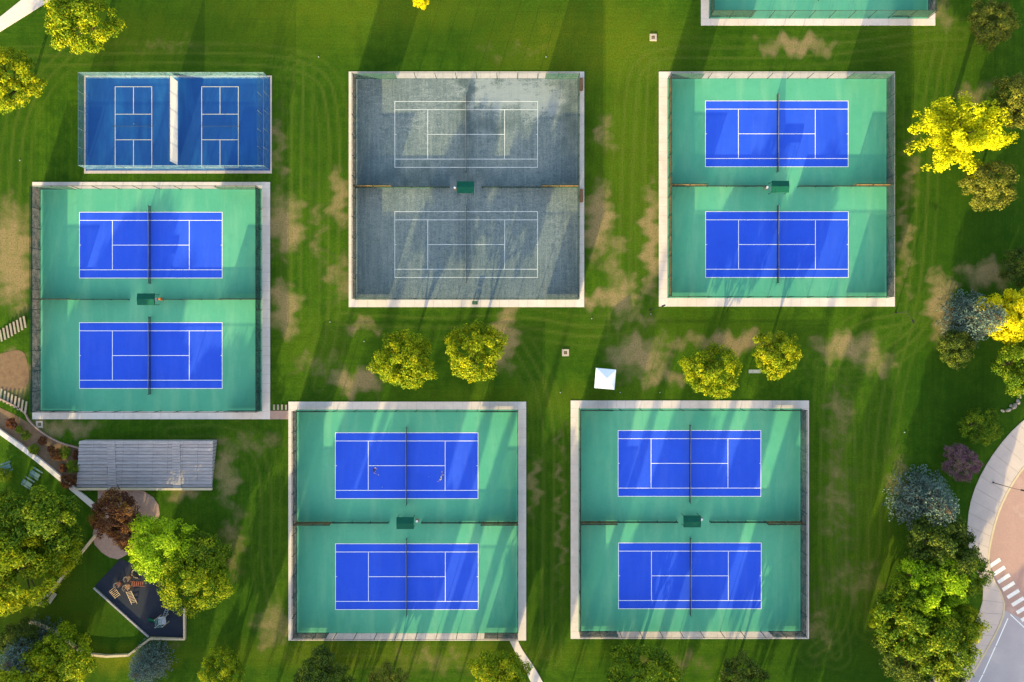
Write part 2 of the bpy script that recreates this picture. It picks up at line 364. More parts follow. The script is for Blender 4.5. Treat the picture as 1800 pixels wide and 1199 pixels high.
def lines_mesh(wd=.085):
    b=MB(); hx,hy=CL/2,CW/2; t=wd/2; sy=hy-1.37; sx=6.4
    def hl(y,x0,x1): b.rect(x0,y-t,x1,y+t,0)
    def vl(x,y0,y1): b.rect(x-t,y0,x+t,y1,0)
    hl(hy,-hx-t,hx+t);hl(-hy,-hx-t,hx+t)
    for s in(-1,1): vl(s*hx,-hy+t,hy-t)
    for s in(-1,1): hl(s*sy,-hx+t,hx-t)
    for s in(-1,1): vl(s*sx,-sy+t,sy-t)
    hl(0,-sx+t,sx-t)
    for s in(-1,1): b.rect(s*(hx-.15)-.1,-t,s*(hx-.15)+.1,t,0)
    return b.mesh('line_markings')
cm=court_mesh(); cm.materials.append(M['blue'])
lm=lines_mesh(.09); lm.materials.append(M['line']); lmc=lines_mesh(.09); lmc.materials.append(M['lineclay'])
def net(x,y,z,L=12.8,label='black tennis net with white tape across court',tape=True,hgt=1.07,horizontal=False,post=M['black']):
    E=empty('tennis_net',(x,y,z),math.pi/2 if horizontal else 0); tag(E,label,'net','nets strung across the courts')
    hl=L/2
    for s in(-1,1):
        p=MB(); p.cyl((0,s*hl,0),(0,s*hl,hgt),.05,.05,8); p.cyl((0,s*hl,hgt),(0,s*hl,hgt+.05),.06,.03,8); add('net_post',p,post,E)
    n=MB(); k=16
    for i in range(k):
        y0=-hl+L*i/k;y1=-hl+L*(i+1)/k
        z0=hgt-.15*(1-(y0/hl)**2);z1=hgt-.15*(1-(y1/hl)**2)
        n.quad((.0,y0,.03),(0,y1,.03),(0,y1,z1),(0,y0,z0)); 
        n.quad((-.03,y0,.02),(.03,y0,.02),(.03,y1,.02),(-.03,y1,.02))
    add('net_mesh',n,M['net'],E)
    t=MB()
    for i in range(k):
        y0=-hl+L*i/k;y1=-hl+L*(i+1)/k
        z0=hgt-.15*(1-(y0/hl)**2)+.02;z1=hgt-.15*(1-(y1/hl)**2)+.02
        t.cyl((0,y0,z0),(0,y1,z1),.022,.022,6,False)
    add('net_tape',t,M['galv'] if tape else M['black'],E)
    return E
def shelter(px,py,label,cooler='orange',side=1):
    x,y=W(px,py,2.2); E=empty('shade_shelter',(x,y,.07)); tag(E,label,'shelter','green shelters between paired courts')
    r=MB(); a,b=1.4,.95
    r.quad((-a,-b,2.1),(a,-b,2.1),(a,0,2.32),(-a,0,2.32)); r.quad((-a,0,2.32),(a,0,2.32),(a,b,2.1),(-a,b,2.1))
    r.quad((-a,-b,2.1),(-a,-b,1.85),(a,-b,1.85),(a,-b,2.1)); r.quad((-a,b,2.1),(a,b,2.1),(a,b,1.85),(-a,b,1.85))
    r.quad((-a,-b,2.1),(-a,0,2.32),(-a,b,2.1),(-a,b,1.85),(-a,-b,1.85)); r.quad((a,-b,2.1),(a,-b,1.85),(a,b,1.85),(a,b,2.1),(a,0,2.32))
    add('roof',r,M['roofgreen'],E)
    for sx in(-1,1):
        for sy in(-1,1):
            p=MB(); p.cyl((sx*1.3,sy*.85,0),(sx*1.3,sy*.85,2.0),.04,.04,6); add('post',p,M['metal'],E)
    s=MB()
    for k in range(4): s.box(0,-.25+k*.16,.45,2.2,.12,.04)
    for sx in(-.9,.9): s.box(sx,0,.22,.06,.5,.43)
    add('seat',s,M['galv'],E)
    c=MB(); X=side*1.8
    ce=empty('water_cooler',(x+X,y+.1,.07)); tag(ce,('orange' if cooler=='orange' else 'pale grey')+' drinks cooler on a stand beside a green shelter','cooler')
    c.cyl((0,0,.6),(0,0,1.1),.17,.19,12); add('tank',c,M[cooler],ce)
    c=MB(); c.cyl((0,0,1.1),(0,0,1.16),.20,.17,12); add('lid',c,M[cooler if cooler=='orange' else 'white'],ce)
    c=MB()
    for ax in(-.2,.2):
        for ay in(-.2,.2): c.box(ax,ay,.28,.05,.05,.55)
    c.box(0,0,.575,.5,.5,.04); add('stand',c,M['wood'],ce)
def divider(pxa,pxb,py,outer_first,label):
    xa,y=W(pxa,py); xb,_=W(pxb,py); E=empty('divider_fence',((xa+xb)/2,y,.07)); tag(E,label,'fence','low fences dividing paired courts')
    hx=(xb-xa)/2; tall=min(6,hx)
    n=max(3,round(2*hx/3)); 
    t0,t1=(-hx,-hx+tall) if outer_first else (hx-tall,hx)
    for i in range(n+1):
        X=-hx+2*hx*i/n; hh=2.6 if t0-.1<=X<=t1+.1 else 1.1
        add('fence_post',postm,None,E,(X,0,0),scale=(1.3,1.3,hh/3.1))
    r=MB(); r.cyl((-hx,0,1.1),(hx,0,1.1),.06,.06,6); r.cyl((t0,0,2.6),(t1,0,2.6),.07,.07,6); add('top_rail',r,M['metal'],E)
    c=MB(); c.quad((-hx,0,0.02),(hx,0,.02),(hx,0,1.1),(-hx,0,1.1)); add('chain_link_mesh',c,M['screen'],E)
    c=MB(); c.quad((t0,.06,.2),(t1,.06,.2),(t1,.06,2.55),(t0,.06,2.55)); add('windscreen',c,M['screenb'],E)
def double(apron,fx,centers,mid,shed,clay=False,lside=None,cool='orange',cs=1,lab='green'):
    slab_ring('concrete_apron',apron,(fx[0]-1,fx[1]-1,fx[2]+1,fx[3]+1),.06,M['concrete'],'pale concrete walkway framing a pair of tennis courts')
    x0,y1=W(fx[0]-1,fx[1]-1);x1,y0=W(fx[2]+1,fx[3]+1)
    if clay:
        me=build_grid('court_surround',np.linspace(x0,x1,110),np.linspace(y0,y1,110),.066,{'pale':ells([(900,165,80,22,.95),(955,182,30,22,.95),(850,155,34,14,.8),(640,160,14,30,.4),(700,345,80,5,.3),(980,400,10,60,.25),(750,200,40,50,.35)]),
          'damp':ells([(820,150,8,60,.8),(1000,200,14,60,.6),(640,300,20,60,.5),(760,310,120,14,.6),(860,222,60,10,.6),(650,450,30,50,.4),(900,480,60,30,.3)])})
        s=add('court_surround',me,M['clay'])
    else:
        b=MB(); b.rect(x0,y0,x1,y1,.066); s=add('court_surround',b,M['green'])
    struct(s,('grey clay' if clay else 'green painted')+' surface surrounding a pair of tennis courts','court surface')
    for (cx,cy) in centers:
        x,y=W(cx,cy)
        if clay:
            c=empty('tennis_court',(x,y,.066)); add('line_markings',lmc,None,c,(0,0,.008))
            tag(c,'grey clay tennis court with thin worn white lines','tennis court','tennis courts in pairs')
        else:
            c=add('tennis_court',cm,None,None,(x,y,.074)); add('line_markings',lm,None,c,(0,0,.008))
            tag(c,'bright blue hard tennis court with crisp white lines','tennis court','tennis courts in pairs')
        net(x,y,.085)
    if mid: 
        sx=shed[0]
        divider(fx[0]+1,sx-28,mid,True,'low dark fence run separating two tennis courts')
        divider(sx+30,fx[2]-1,mid,False,'low dark fence run separating two tennis courts')
        shelter(shed[0],shed[1],'small dark green gabled shade shelter with bench between courts',cool,cs)
    fence(*fx,'tall dark chain-link fence with windscreens around paired tennis courts','fences around court enclosures',lside=lside)
double((57,320,475,737),(72,333,460,722),[(265.5,431),(265.5,625)],527,(256,526))
double((613,126,1027,540),(625,139,1016,526),[(819.5,236.5),(819.5,430)],331,(818,329),clay=True,cool='galv',cs=-1,lside='screen')
double((1158,126,1573,539),(1174,139,1558,523),[(1365.2,235.5),(1365.5,430)],329,(1372,328),lside='screenb',cool='galv',cs=-1)
double((507,706,925,1126),(522,721,910,1112),[(715,818.5),(715.3,1013.5)],917,(712,920),cool='galv')
double((1003,704,1422,1123),(1018,719,1407,1109),[(1211.8,814.5),(1212.5,1012)],916,(1217,917),cool='galv')
double((1232,-370,1644,45),(1247,-356,1631,32),[(1438,-66),(1438,-260)],None,None)
# ---- pickleball enclosure
slab_ring('concrete_apron',(148,133,478,305),(151,136,475,300),.06,M['walk'],'thin concrete kerb round the small blue courts')
x0,y1=W(151,136);x1,y0=W(475,300); b=MB(); b.rect(x0,y0,x1,y1,.064)
struct(add('court_surround',b,M['navy']),'dark blue painted surface around two pickleball courts','court surface')
for cx in(235,387):
    x,y=W(cx,223.5); hx,hy=3.05,6.7; t=.05
    b=MB(); b.rect(-hx,-hy,hx,hy,0); c=add('pickleball_court',b,M['navy'],None,(x,y,.071)); tag(c,'small dark blue pickleball court with cream lines','pickleball court','pickleball courts side by side')
    q=MB()
    for s in(-1,1):
        q.rect(-hx-t,s*hy-t,hx+t,s*hy+t,0); q.rect(s*hx-t,-hy+t,s*hx+t,hy-t,0); q.rect(-hx+t,s*2.13-t,hx-t,s*2.13+t,0)
        a_,b_=sorted((s*(2.13+t),s*(hy-t))); q.rect(-t,a_,t,b_,0)
    add('line_markings',q,M['linecream'],c,(0,0,.008))
    E=empty('pickleball_net',(x,y,.08)); tag(E,'very fine dark net across the pickleball court','net')
    n=MB(); n.quad((-3.1,0,.05),(3.1,0,.05),(3.1,0,.88),(-3.1,0,.88)); add('net_mesh',n,M['link'],E)
    for s in(-1,1):
        p=MB(); p.cyl((s*3.15,0,0),(s*3.15,0,.9),.025,.025,8); add('net_post',p,M['black'],E)
fence(155,138,473,298,'tall blue-grey chain-link fence around the small blue courts','fences around court enclosures',gal=True,h=3.0)
x,y=W(313,217.5); E=empty('divider_wall',(x,y,.07)); tag(E,'cream windscreen wall dividing the two small blue courts','wall')
b=MB(); b.quad((0,-6.9,.1),(0,7.0,.1),(0,7.0,3.0),(0,-6.9,3.0)); add('windscreen',b,M['wallwhite'],E)
for i in range(6): add('fence_post',postg,None,E,(-.08,-6.9+i*2.78,0))
b=MB(); b.cyl((-.08,-6.9,3.05),(-.08,7.0,3.05),.03,.03,6); add('top_rail',b,M['wood'],E)
x,y=W(461,217.5); E=empty('windscreen_fence',(x,y,.07)); tag(E,'pale blue-grey mesh screen inside the small courts','fence')
b=MB(); b.quad((0,-7.4,.1),(0,7.4,.1),(0,7.4,2.6),(0,-7.4,2.6)); add('chain_link_mesh',b,M['linkg'],E)
for i in range(6): add('fence_post',postg,None,E,(.06,-7.4+i*2.96,0),scale=(1,1,.85))
# ------------------------------------------------------------ paths / roads
def poly(name,pts,z0,z1,mat,label,cat='path'):
    b=MB(); b.prism([W(*p) for p in pts],z0,z1); return struct(add(name,b,mat),label,cat)
def smooth(pts,n=3):
    t=np.array(pts,float)
    for _ in range(n):
        q=t[:-1]*.75+t[1:]*.25; s=t[:-1]*.25+t[1:]*.75
        t=np.concatenate([t[:1],np.stack([q,s],1).reshape(-1,2),t[-1:]])
    return [tuple(p) for p in t]
def ribbon(name,A,B,z0,z1,mat,label,cat='path',kind=True,joints=0):
    def res(P,n):
        P=np.array(P,float); d=np.r_[0,np.cumsum(np.hypot(*np.diff(P,axis=0).T))]; u=np.linspace(0,d[-1],n)
        return np.stack([np.interp(u,d,P[:,0]),np.interp(u,d,P[:,1])],1)
    n=40; A=res(A,n);B=res(B,n); b=MB()
    for i in range(n-1):
        q=[W(*A[i]),W(*A[i+1]),W(*B[i+1]),W(*B[i])]
        if joints:
            c=np.mean(q,axis=0); q=[tuple(c+(np.array(p)-c)*.985) for p in q]
        b.prism([tuple(map(float,p)) for p in q],z0,z1)
    o=add(name,b,mat)
    return struct(o,label,cat) if kind else o
outer=smooth([(1990,640),(1900,672),(1800,733),(1748,790),(1710,858),(1697,925),(1706,990),(1732,1030),(1722,1080),(1690,1130),(1632,1200),(1540,1310)])
inner=smooth([(2010,690),(1920,722),(1838,775),(1788,830),(1755,890),(1740,945),(1734,985),(1740,1012),(1762,1046),(1766,1082),(1705,1190),(1630,1310)])
ribbon('sidewalk',outer,inner,-.1,.10,M['walk'],'curved pale concrete sidewalk beside the road','sidewalk',joints=1)
roadp=[p for p in inner if p[1]<1075]
poly('paved_road',[(2010,690)]+roadp+[(2100,1230),(2300,900)],-.1,.012,M['paver'],'pink brick-paved roadway on a bend','road')
lower=[p for p in inner if p[1]>=1070]
poly('concrete_road',lower+[(1640,1320),(2000,1500),(2150,1245)],-.1,.008,M['road'],'grey concrete roadway leading away from the crosswalk','road')
kb=ribbon('kerb',[(x+0,y) for x,y in inner],[(x+3,y+1.5) for x,y in inner],-.1,.125,M['beige'],'thin kerb along the road edge','kerb')
for i in range(9):
    b=MB(); t=i/8; px=1748+t*66; py=990+t*108; x,y=W(px,py); b.box(x,y,.02,2.3,.62,.006,rot=math.radians(34-4*t))
    struct(add('crosswalk_bar',b,M['xing']),'white painted crosswalk bar on the roadway','crosswalk')
b=MB()
pp=[(1772,1086),(1750,1136),(1728,1185),(1700,1240)]
for p,q in zip(pp[:-1],pp[1:]):
    x0,y0=W(*p);x1,y1=W(*q); b.box((x0+x1)/2,(y0+y1)/2,.0215,math.hypot(x1-x0,y1-y0)*.97,.16,.005,rot=math.atan2(y1-y0,x1-x0))
x0,y0=W(1776,1080);x1,y1=W(1850,1150); b.box((x0+x1)/2,(y0+y1)/2,.0215,math.hypot(x1-x0,y1-y0),.14,.005,rot=math.atan2(y1-y0,x1-x0))
struct(add('road_line',b,M['line']),'thin white painted line on the grey road','road marking')
ribbon('footpath',smooth([(896,1127),(905,1145),(925,1180),(960,1260)]),smooth([(911,1127),(918,1143),(945,1180),(985,1260)]),-.1,.05,M['concrete'],'narrow pale concrete footpath leading off the courts','footpath')
ribbon('footpath',[(-60,72),(0,30),(50,-10),(90,-45)],[(-60,100),(0,56),(90,0),(140,-35)],-.1,.05,M['concrete'],'pale concrete footpath crossing the lawn corner','footpath')
ribbon('garden_bed_soil',smooth([(-10,712),(40,735),(90,775),(146,785),(148,800)]),smooth([(-10,758),(30,785),(80,825),(125,850),(140,858)]),-.1,.02,M['mulch'],'brown mulched flower bed beside the walkway','flower bed soil')
poly('mulch_patch',smooth([(0,622),(40,612),(50,640),(52,680),(20,688),(-4,684)],2),-.1,.02,M['mulch'],'bare brown mulch between two stone stairways','mulch')
poly('brick_patio',smooth([(172,862),(245,858),(278,880),(282,912),(250,945),(215,985),(185,978),(160,950),(172,905)],1),-.1,.04,M['brickpath'],'tan brick patio beneath garden trees','patio')
poly('playground_surface',[(167,1030),(212,982),(262,1003),(300,1040),(326,1068),(326,1121),(262,1118)],-.1,.05,M['rubber'],'dark rubber playground surface with angled edges','playground')
poly('brick_path',[(475,722),(508,722),(508,737),(475,737)],-.1,.03,M['brickpath'],'small purple-brown paved link between courts','path')
def wall(pts,h,wd,mat,label,name='retaining_wall'):
    P=[W(*p) for p in pts]; b=MB(); n=len(P)
    Ls=[];Rs=[]
    for i in range(n):
        p=np.array(P[max(0,i-1)]);q=np.array(P[min(n-1,i+1)]); d=(q-p)/np.linalg.norm(q-p); nn=np.array([-d[1],d[0]])*wd/2
        Ls.append(np.array(P[i])+nn);Rs.append(np.array(P[i])-nn)
    for i in range(n-1):
        b.prism([tuple(map(float,v)) for v in(Ls[i],Ls[i+1],Rs[i+1],Rs[i])],-.1,h)
    o=add(name,b,mat); 
    E=tag(o,label,'wall'); return o
wall(smooth([(-40,730),(0,757),(60,800),(120,850),(171,893)]),.5,.75,M['concrete'],'long pale concrete garden wall')
wall([(170,940),(130,990),(90,1042),(70,1062)],.7,.35,M['beige'],'beige garden wall beside the playground lawn')
wall([(60,1092),(100,1110),(150,1148),(190,1152),(228,1150),(266,1121),(326,1122),(326,1068)],.6,.35,M['beige'],'low angled beige wall edging the playground')
wall([(166,1033),(262,1119)],.3,.25,M['stone'],'low stone playground edging')
wall(smooth([(0,700),(45,722),(52,742),(95,775),(148,790)]),.35,.2,M['brickpath'],'thin curved brick edging of the flower bed')
def stairs(p0,p1,n,ang,label,L=2.0,up=.05):
    E=empty('garden_stairs',(*W(*p0),0)); tag(E,label,'stairs','stone stairways on the slope')
    x0,y0=W(*p0);x1,y1=W(*p1)
    for i in range(n):
        t=i/(n-1); s=MB(); s.box((x1-x0)*t,(y1-y0)*t,.02+up*i,.30,L*(1+random.uniform(-.05,.05)),.16,rot=ang)
        add('stair_tread',s,M['step'],E)
stairs((2,590),(46,566),8,math.radians(10),'short flight of pale stone steps set in lawn')
stairs((2,694),(48,716),8,math.radians(-8),'short flight of pale stone steps beside mulch',2.0)
stairs((482,716),(503,716),4,0,'few narrow pale steps between court enclosures',.9,.01)
# bleachers
E=empty('terraced_seating',(*W(258,816),0)); tag(E,'weathered grey stone terraced seating with two aisles','bleachers')
ex,ey=W(258,816); n=14; b=MB()
for i in range(n):
    ya=773+i*84/n; yb=773+(i+1)*84/n; z=1.9-i*.125-(.09 if i%2 else 0)
    f0=(ya-773)/85;f1=(yb-773)/85
    m_=9
    for j in range(m_):
        u0=j/m_;u1=(j+1)/m_
        xl0,xr0=150-15*f0,382-9*f0; xl1,xr1=150-15*f1,382-9*f1
        pts=[(xl0+(xr0-xl0)*u0+.15,ya),(xl0+(xr0-xl0)*u1-.15,ya),(xl1+(xr1-xl1)*u1-.15,yb-.7),(xl1+(xr1-xl1)*u0+.15,yb-.7)]
        b.prism([(W(*p)[0]-ex,W(*p)[1]-ey) for p in pts],-.1,z+random.uniform(-.015,.015))
add('seating_tiers',b,M['stone'],E)
for ax in(205,318):
    b=MB(); n2=18
    for i in range(n2):
        y0=773+i*84/n2; x,y=W(ax-2*i/6,y0+2.3); z=2.0-i*.098; b.box(x-ex,y-ey,z/2,1.3,.40,z)
    add('aisle_steps',b,M['stone'],E)
b=MB(); x0,y0=W(135,858);x1,_=W(374,858); b.box((x0+x1)/2-ex,y0-ey-.1,.25,x1-x0,.35,.55); add('front_wall',b,M['beige'],E)
# ------------------------------------------------------------ furniture
def bench(px,py,rot,label,mat,L=1.8,group=None):
    E=empty('park_bench',(*W(px,py),.06),rot); tag(E,label,'bench',group)
    s=MB(); 
    for k in range(4): s.box(0,-.2+k*.13,.45,L,.11,.04)
    add('seat',s,mat,E)
    s=MB()
    for k in range(3): s.box(0,.27+.02*k,.6+k*.13,L,.03,.11)
    add('backrest',s,mat,E)
    for sx in(-1,1):
        s=MB(); s.box(sx*L*.42,0,.22,.06,.45,.43); s.box(sx*L*.42,.31,.55,.05,.03,.6); add('leg',s,M['black'],E)
bench(1325,653,0,'grey slatted bench beneath a yellow tree',M['galv'],2.0)
bench(1021,150,-math.pi/2,'weathered brown bench on the concrete beside the clay courts',M['wood'],2.2)
bench(1021,345,-math.pi/2,'weathered brown bench on the concrete beside the clay courts',M['wood'],2.2)
bench(95,1050,math.radians(55),'tan timber bench beside a garden wall',M['beige'],2.0)
bench(62,1094,math.radians(-20),'tan timber bench beside a garden wall',M['beige'],1.8)
bench(835,533,0,'small green bench at the clay court edge',M['roofgreen'],.9)
def table(px,py,rot,label):
    E=empty('picnic_table',(*W(px,py),0),rot); tag(E,label,'picnic table','picnic tables on the lawn')
    s=MB()
    for k in range(5): s.box(0,-.28+k*.14,.75,1.7,.125,.04)
    add('table_top',s,M['blueseat'],E)
    for sy in(-1,1):
        s=MB(); s.box(0,sy*.68,.45,1.7,.25,.04); add('seat',s,M['blueseat'],E)
    for sx in(-1,1):
        s=MB(); s.box(sx*.7,0,.42,.06,1.4,.05); s.box(sx*.7,-.26,.36,.06,.07,.72); s.box(sx*.7,.26,.36,.06,.07,.72); add('leg',s,M['black'],E)
table(66,832,math.radians(-32),'blue-grey picnic table on grass near trees'); table(52,848,math.radians(-32),'blue-grey picnic table on grass near trees'); table(15,820,math.radians(20),'blue-grey picnic table on grass near trees')
# tent
x,y=W(1064,666,2.2); E=empty('canopy_tent',(x,y,0),math.radians(-5)); tag(E,'white square pop-up canopy tent on the lawn','tent')
b=MB(); a_=1.65
for i in range(4):
    an=[(-a_,-a_),(a_,-a_),(a_,a_),(-a_,a_)]; p,q=an[i],an[(i+1)%4]
    b.quad((*p,2.15),(*q,2.15),(0.15,.1,3.0)); b.quad((*p,1.9),(*q,1.9),(*q,2.15),(*p,2.15))
add('canopy',b,M['white'],E)
for sx in(-1,1):
    for sy in(-1,1):
        p=MB(); p.cyl((sx*1.6,sy*1.6,0),(sx*1.6,sy*1.6,2.15),.03,.03,6); add('leg',p,M['galv'],E)
for px,py in((1148,66),(994,620),(70,746)):
    E=empty('utility_pad',(*W(px,py),0)); tag(E,'small square concrete pad with dark valve lid in grass','utility cover','utility pads in the lawn')
    b=MB(); 
    for cx,cy,sx,sy in((0,.42,1.15,.32),(0,-.42,1.15,.32),(-.42,0,.32,.52),(.42,0,.32,.52)): b.box(cx,cy,.04,sx,sy,.16)
    add('pad',b,M['pad'],E)
    b=MB(); b.cyl((0,0,0),(0,0,.14),.2,.19,12); add('lid',b,M['mulch'],E)
def lamp(px,py,rot,label,h=5):
    E=empty('street_lamp',(*W(px,py),.0),rot); tag(E,label,'street lamp','street lamps by road and lawn')
    b=MB(); b.cyl((0,0,0),(0,0,.3),.16,.12,10); b.cyl((0,0,.3),(0,0,h),.07,.045,8); add('pole',b,M['black'],E)
    b=MB(); b.cyl((0,0,h-.1),(1.5,0,h+.1),.035,.03,6); add('arm',b,M['black'],E)
    b=MB(); b.box(1.75,0,h+.08,.6,.26,.1); b.box(1.75,0,h+.15,.4,.16,.06); add('lamp_head',b,M['black'],E)
lamp(1745,848,math.radians(-12),'black street lamp on the sidewalk'); lamp(1652,1150,math.radians(-100),'black street lamp beside the sidewalk'); lamp(1574,550,math.radians(-60),'slim dark lamp post near the court corner',4)
lamp(1143,545,math.radians(20),'slim dark lamp post near the court corner',3)
sm=MB(); sm.cyl((0,0,0),(0,0,.12),.10,.08,10); sm=sm.mesh('sprinkler_head'); sm.materials.append(M['galv'])
for p in((1144,552),(985,690),(35,282),(1160,690),(580,566),(640,600),(1590,760),(1090,690),(560,100),(960,100),(1040,560)):
    tag(add('sprinkler_head',sm,None,None,(*W(*p),0)),'small grey sprinkler head set in grass','sprinkler','sprinkler heads in lawn')
def rock(px,py,sx,sy,sz,seed,mat=None):
    rs=random.Random(seed); import bmesh
    bm=bmesh.new(); bmesh.ops.create_icosphere(bm,subdivisions=2,radius=1)
    for v in bm.verts:
        f=1+rs.uniform(-.18,.18); v.co=Vector((v.co.x*sx*f,v.co.y*sy*f,v.co.z*sz*f))
    me=bpy.data.meshes.new('boulder'); bm.to_mesh(me); bm.free(); me.materials.append(mat or M['rock'])
    o=add('boulder',me,None,None,(*W(px,py),sz*.3),(0,0,rs.uniform(0,3))); tag(o,'weathered pale boulder in the grass bank','boulder','boulders in the grass bank')
for i,(px,py,q) in enumerate(((1762,722,.35),(1772,721,.5),(1782,714,.6),(1789,706,.5),(1792,697,.4),(1776,713,.3))): rock(px,py,q,q*.6,q*.6,i)
# playground
E=empty('climbing_frame',(*W(230,1028),.05),.2); tag(E,'brown timber climbing frame with ladder and ramps','play equipment'); E.scale=(.9,.9,.9)
def hexdeck(b,cx,cy,z,r):
    pts=[(cx+r*math.cos(k*math.pi/3),cy+r*math.sin(k*math.pi/3)) for k in range(6)]; b.prism(pts,z-.08,z)
    return pts
posts=[]
for (cx,cy,z,r,mt) in((0,0,1.2,.6,'wood'),(-1.7,.75,.9,.5,'redp'),(.6,1.6,1.5,.5,'wood')):
    b=MB(); pts=hexdeck(b,cx,cy,z,r); add('platform',b,M[mt],E)
    for p in pts: posts.append((p[0],p[1],z+.9))
    b=MB()
    for k in range(6):
        if k==4: continue
        p,q=pts[k],pts[(k+1)%6]; b.cyl((*p,z+.9),(*q,z+.9),.05,.05,6); b.cyl((*p,z+.5),(*q,z+.5),.03,.03,6)
    add('railing',b,M['tan'],E)
for p in posts:
    b=MB(); b.cyl((p[0],p[1],0),p,.05,.05,8); add('post',b,M['wood'],E)
b=MB()
for s in(-.45,.45): b.cyl((s,-.8,1.2),(s*1.1,-3.6,.0),.055,.055,6)
for k in range(8): t=k/8; b.box(0,-1.0-2.5*t,1.12-1.08*t,1.0,.10,.06)
add('ladder',b,M['tan'],E)
b=MB()
for k in range(6): b.cyl((-2.5+.08*k,.35-k*.32,.9-.08*k),(-4.1+k*.15,-.4-k*.28,.1),.04,.04,6)
b.cyl((-2.5,.4,.9),(-2.0,-1.4,.5),.05,.05,6); b.cyl((-4.1,-.4,.1),(-3.2,-1.9,.1),.05,.05,6)
add('arched_climber',b,M['tan'],E)
b=MB()
for k in range(6): b.box(1.0+.33*k,.45-.12*k,1.3-.08*k,.16,.8,.05,rot=-.3)
for s in(-.42,.42): b.cyl((.7,.5+s,1.3),(3.0,-.2+s,.85),.04,.04,6)
add('bridge',b,M['redp'],E)
b=MB()
for k in range(10):
    a0=k/10*4.5;a1=(k+1)/10*4.5; b.cyl((1.8+.9*math.cos(a0),1.9+.9*math.sin(a0),1.5-.14*k),(1.8+.9*math.cos(a1),1.9+.9*math.sin(a1),1.5-.14*(k+1)),.10,.10,8)
add('spiral_slide',b,M['tan'],E)
E=empty('slide_tower',(*W(291,1086),.05),.1); tag(E,'green and tan play tower with slide on rubber surface','play equipment')
b=MB(); b.box(0,0,1.3,1.3,1.3,.1); add('platform',b,M['galv'],E)
for sx in(-.6,.6):
    for sy in(-.6,.6): b=MB(); b.cyl((sx,sy,0),(sx,sy,2.7),.06,.06,8); add('post',b,M['beige'],E)
b=MB(); 
for k in range(5): b.box(-.5+.25*k,0,2.65,.08,1.4,.06)
b.box(0,.62,2.58,1.4,.08,.06); b.box(0,-.62,2.58,1.4,.08,.06); add('roof_slats',b,M['blueseat'],E)
b=MB(); b.cyl((.6,.4,1.3),(1.0,1.9,.1),.05,.05,6); b.cyl((.1,.5,1.3),(.5,2.0,.1),.05,.05,6)
for k in range(5): t=k/5; b.cyl((.6+.4*t,.5+1.4*t,1.25-1.1*t),(.1+.4*t,.6+1.4*t,1.25-1.1*t),.035,.035,6)
add('ladder',b,M['galv'],E)
b=MB()
for k in range(8):
    t0=k/8;t1=(k+1)/8; z0=1.35*(1-t0)**1.3+.15;z1=1.35*(1-t1)**1.3+.15
    X0=-.65-2.2*t0;X1=-.65-2.2*t1
    b.quad((X0,-.28,z0),(X1,-.28,z1),(X1,.28,z1),(X0,.28,z0)); 
    for s in(-.28,.28): b.quad((X0,s,z0),(X1,s,z1),(X1,s,z1+.18),(X0,s,z0+.18))
add('slide',b,M['roofgreen'],E)
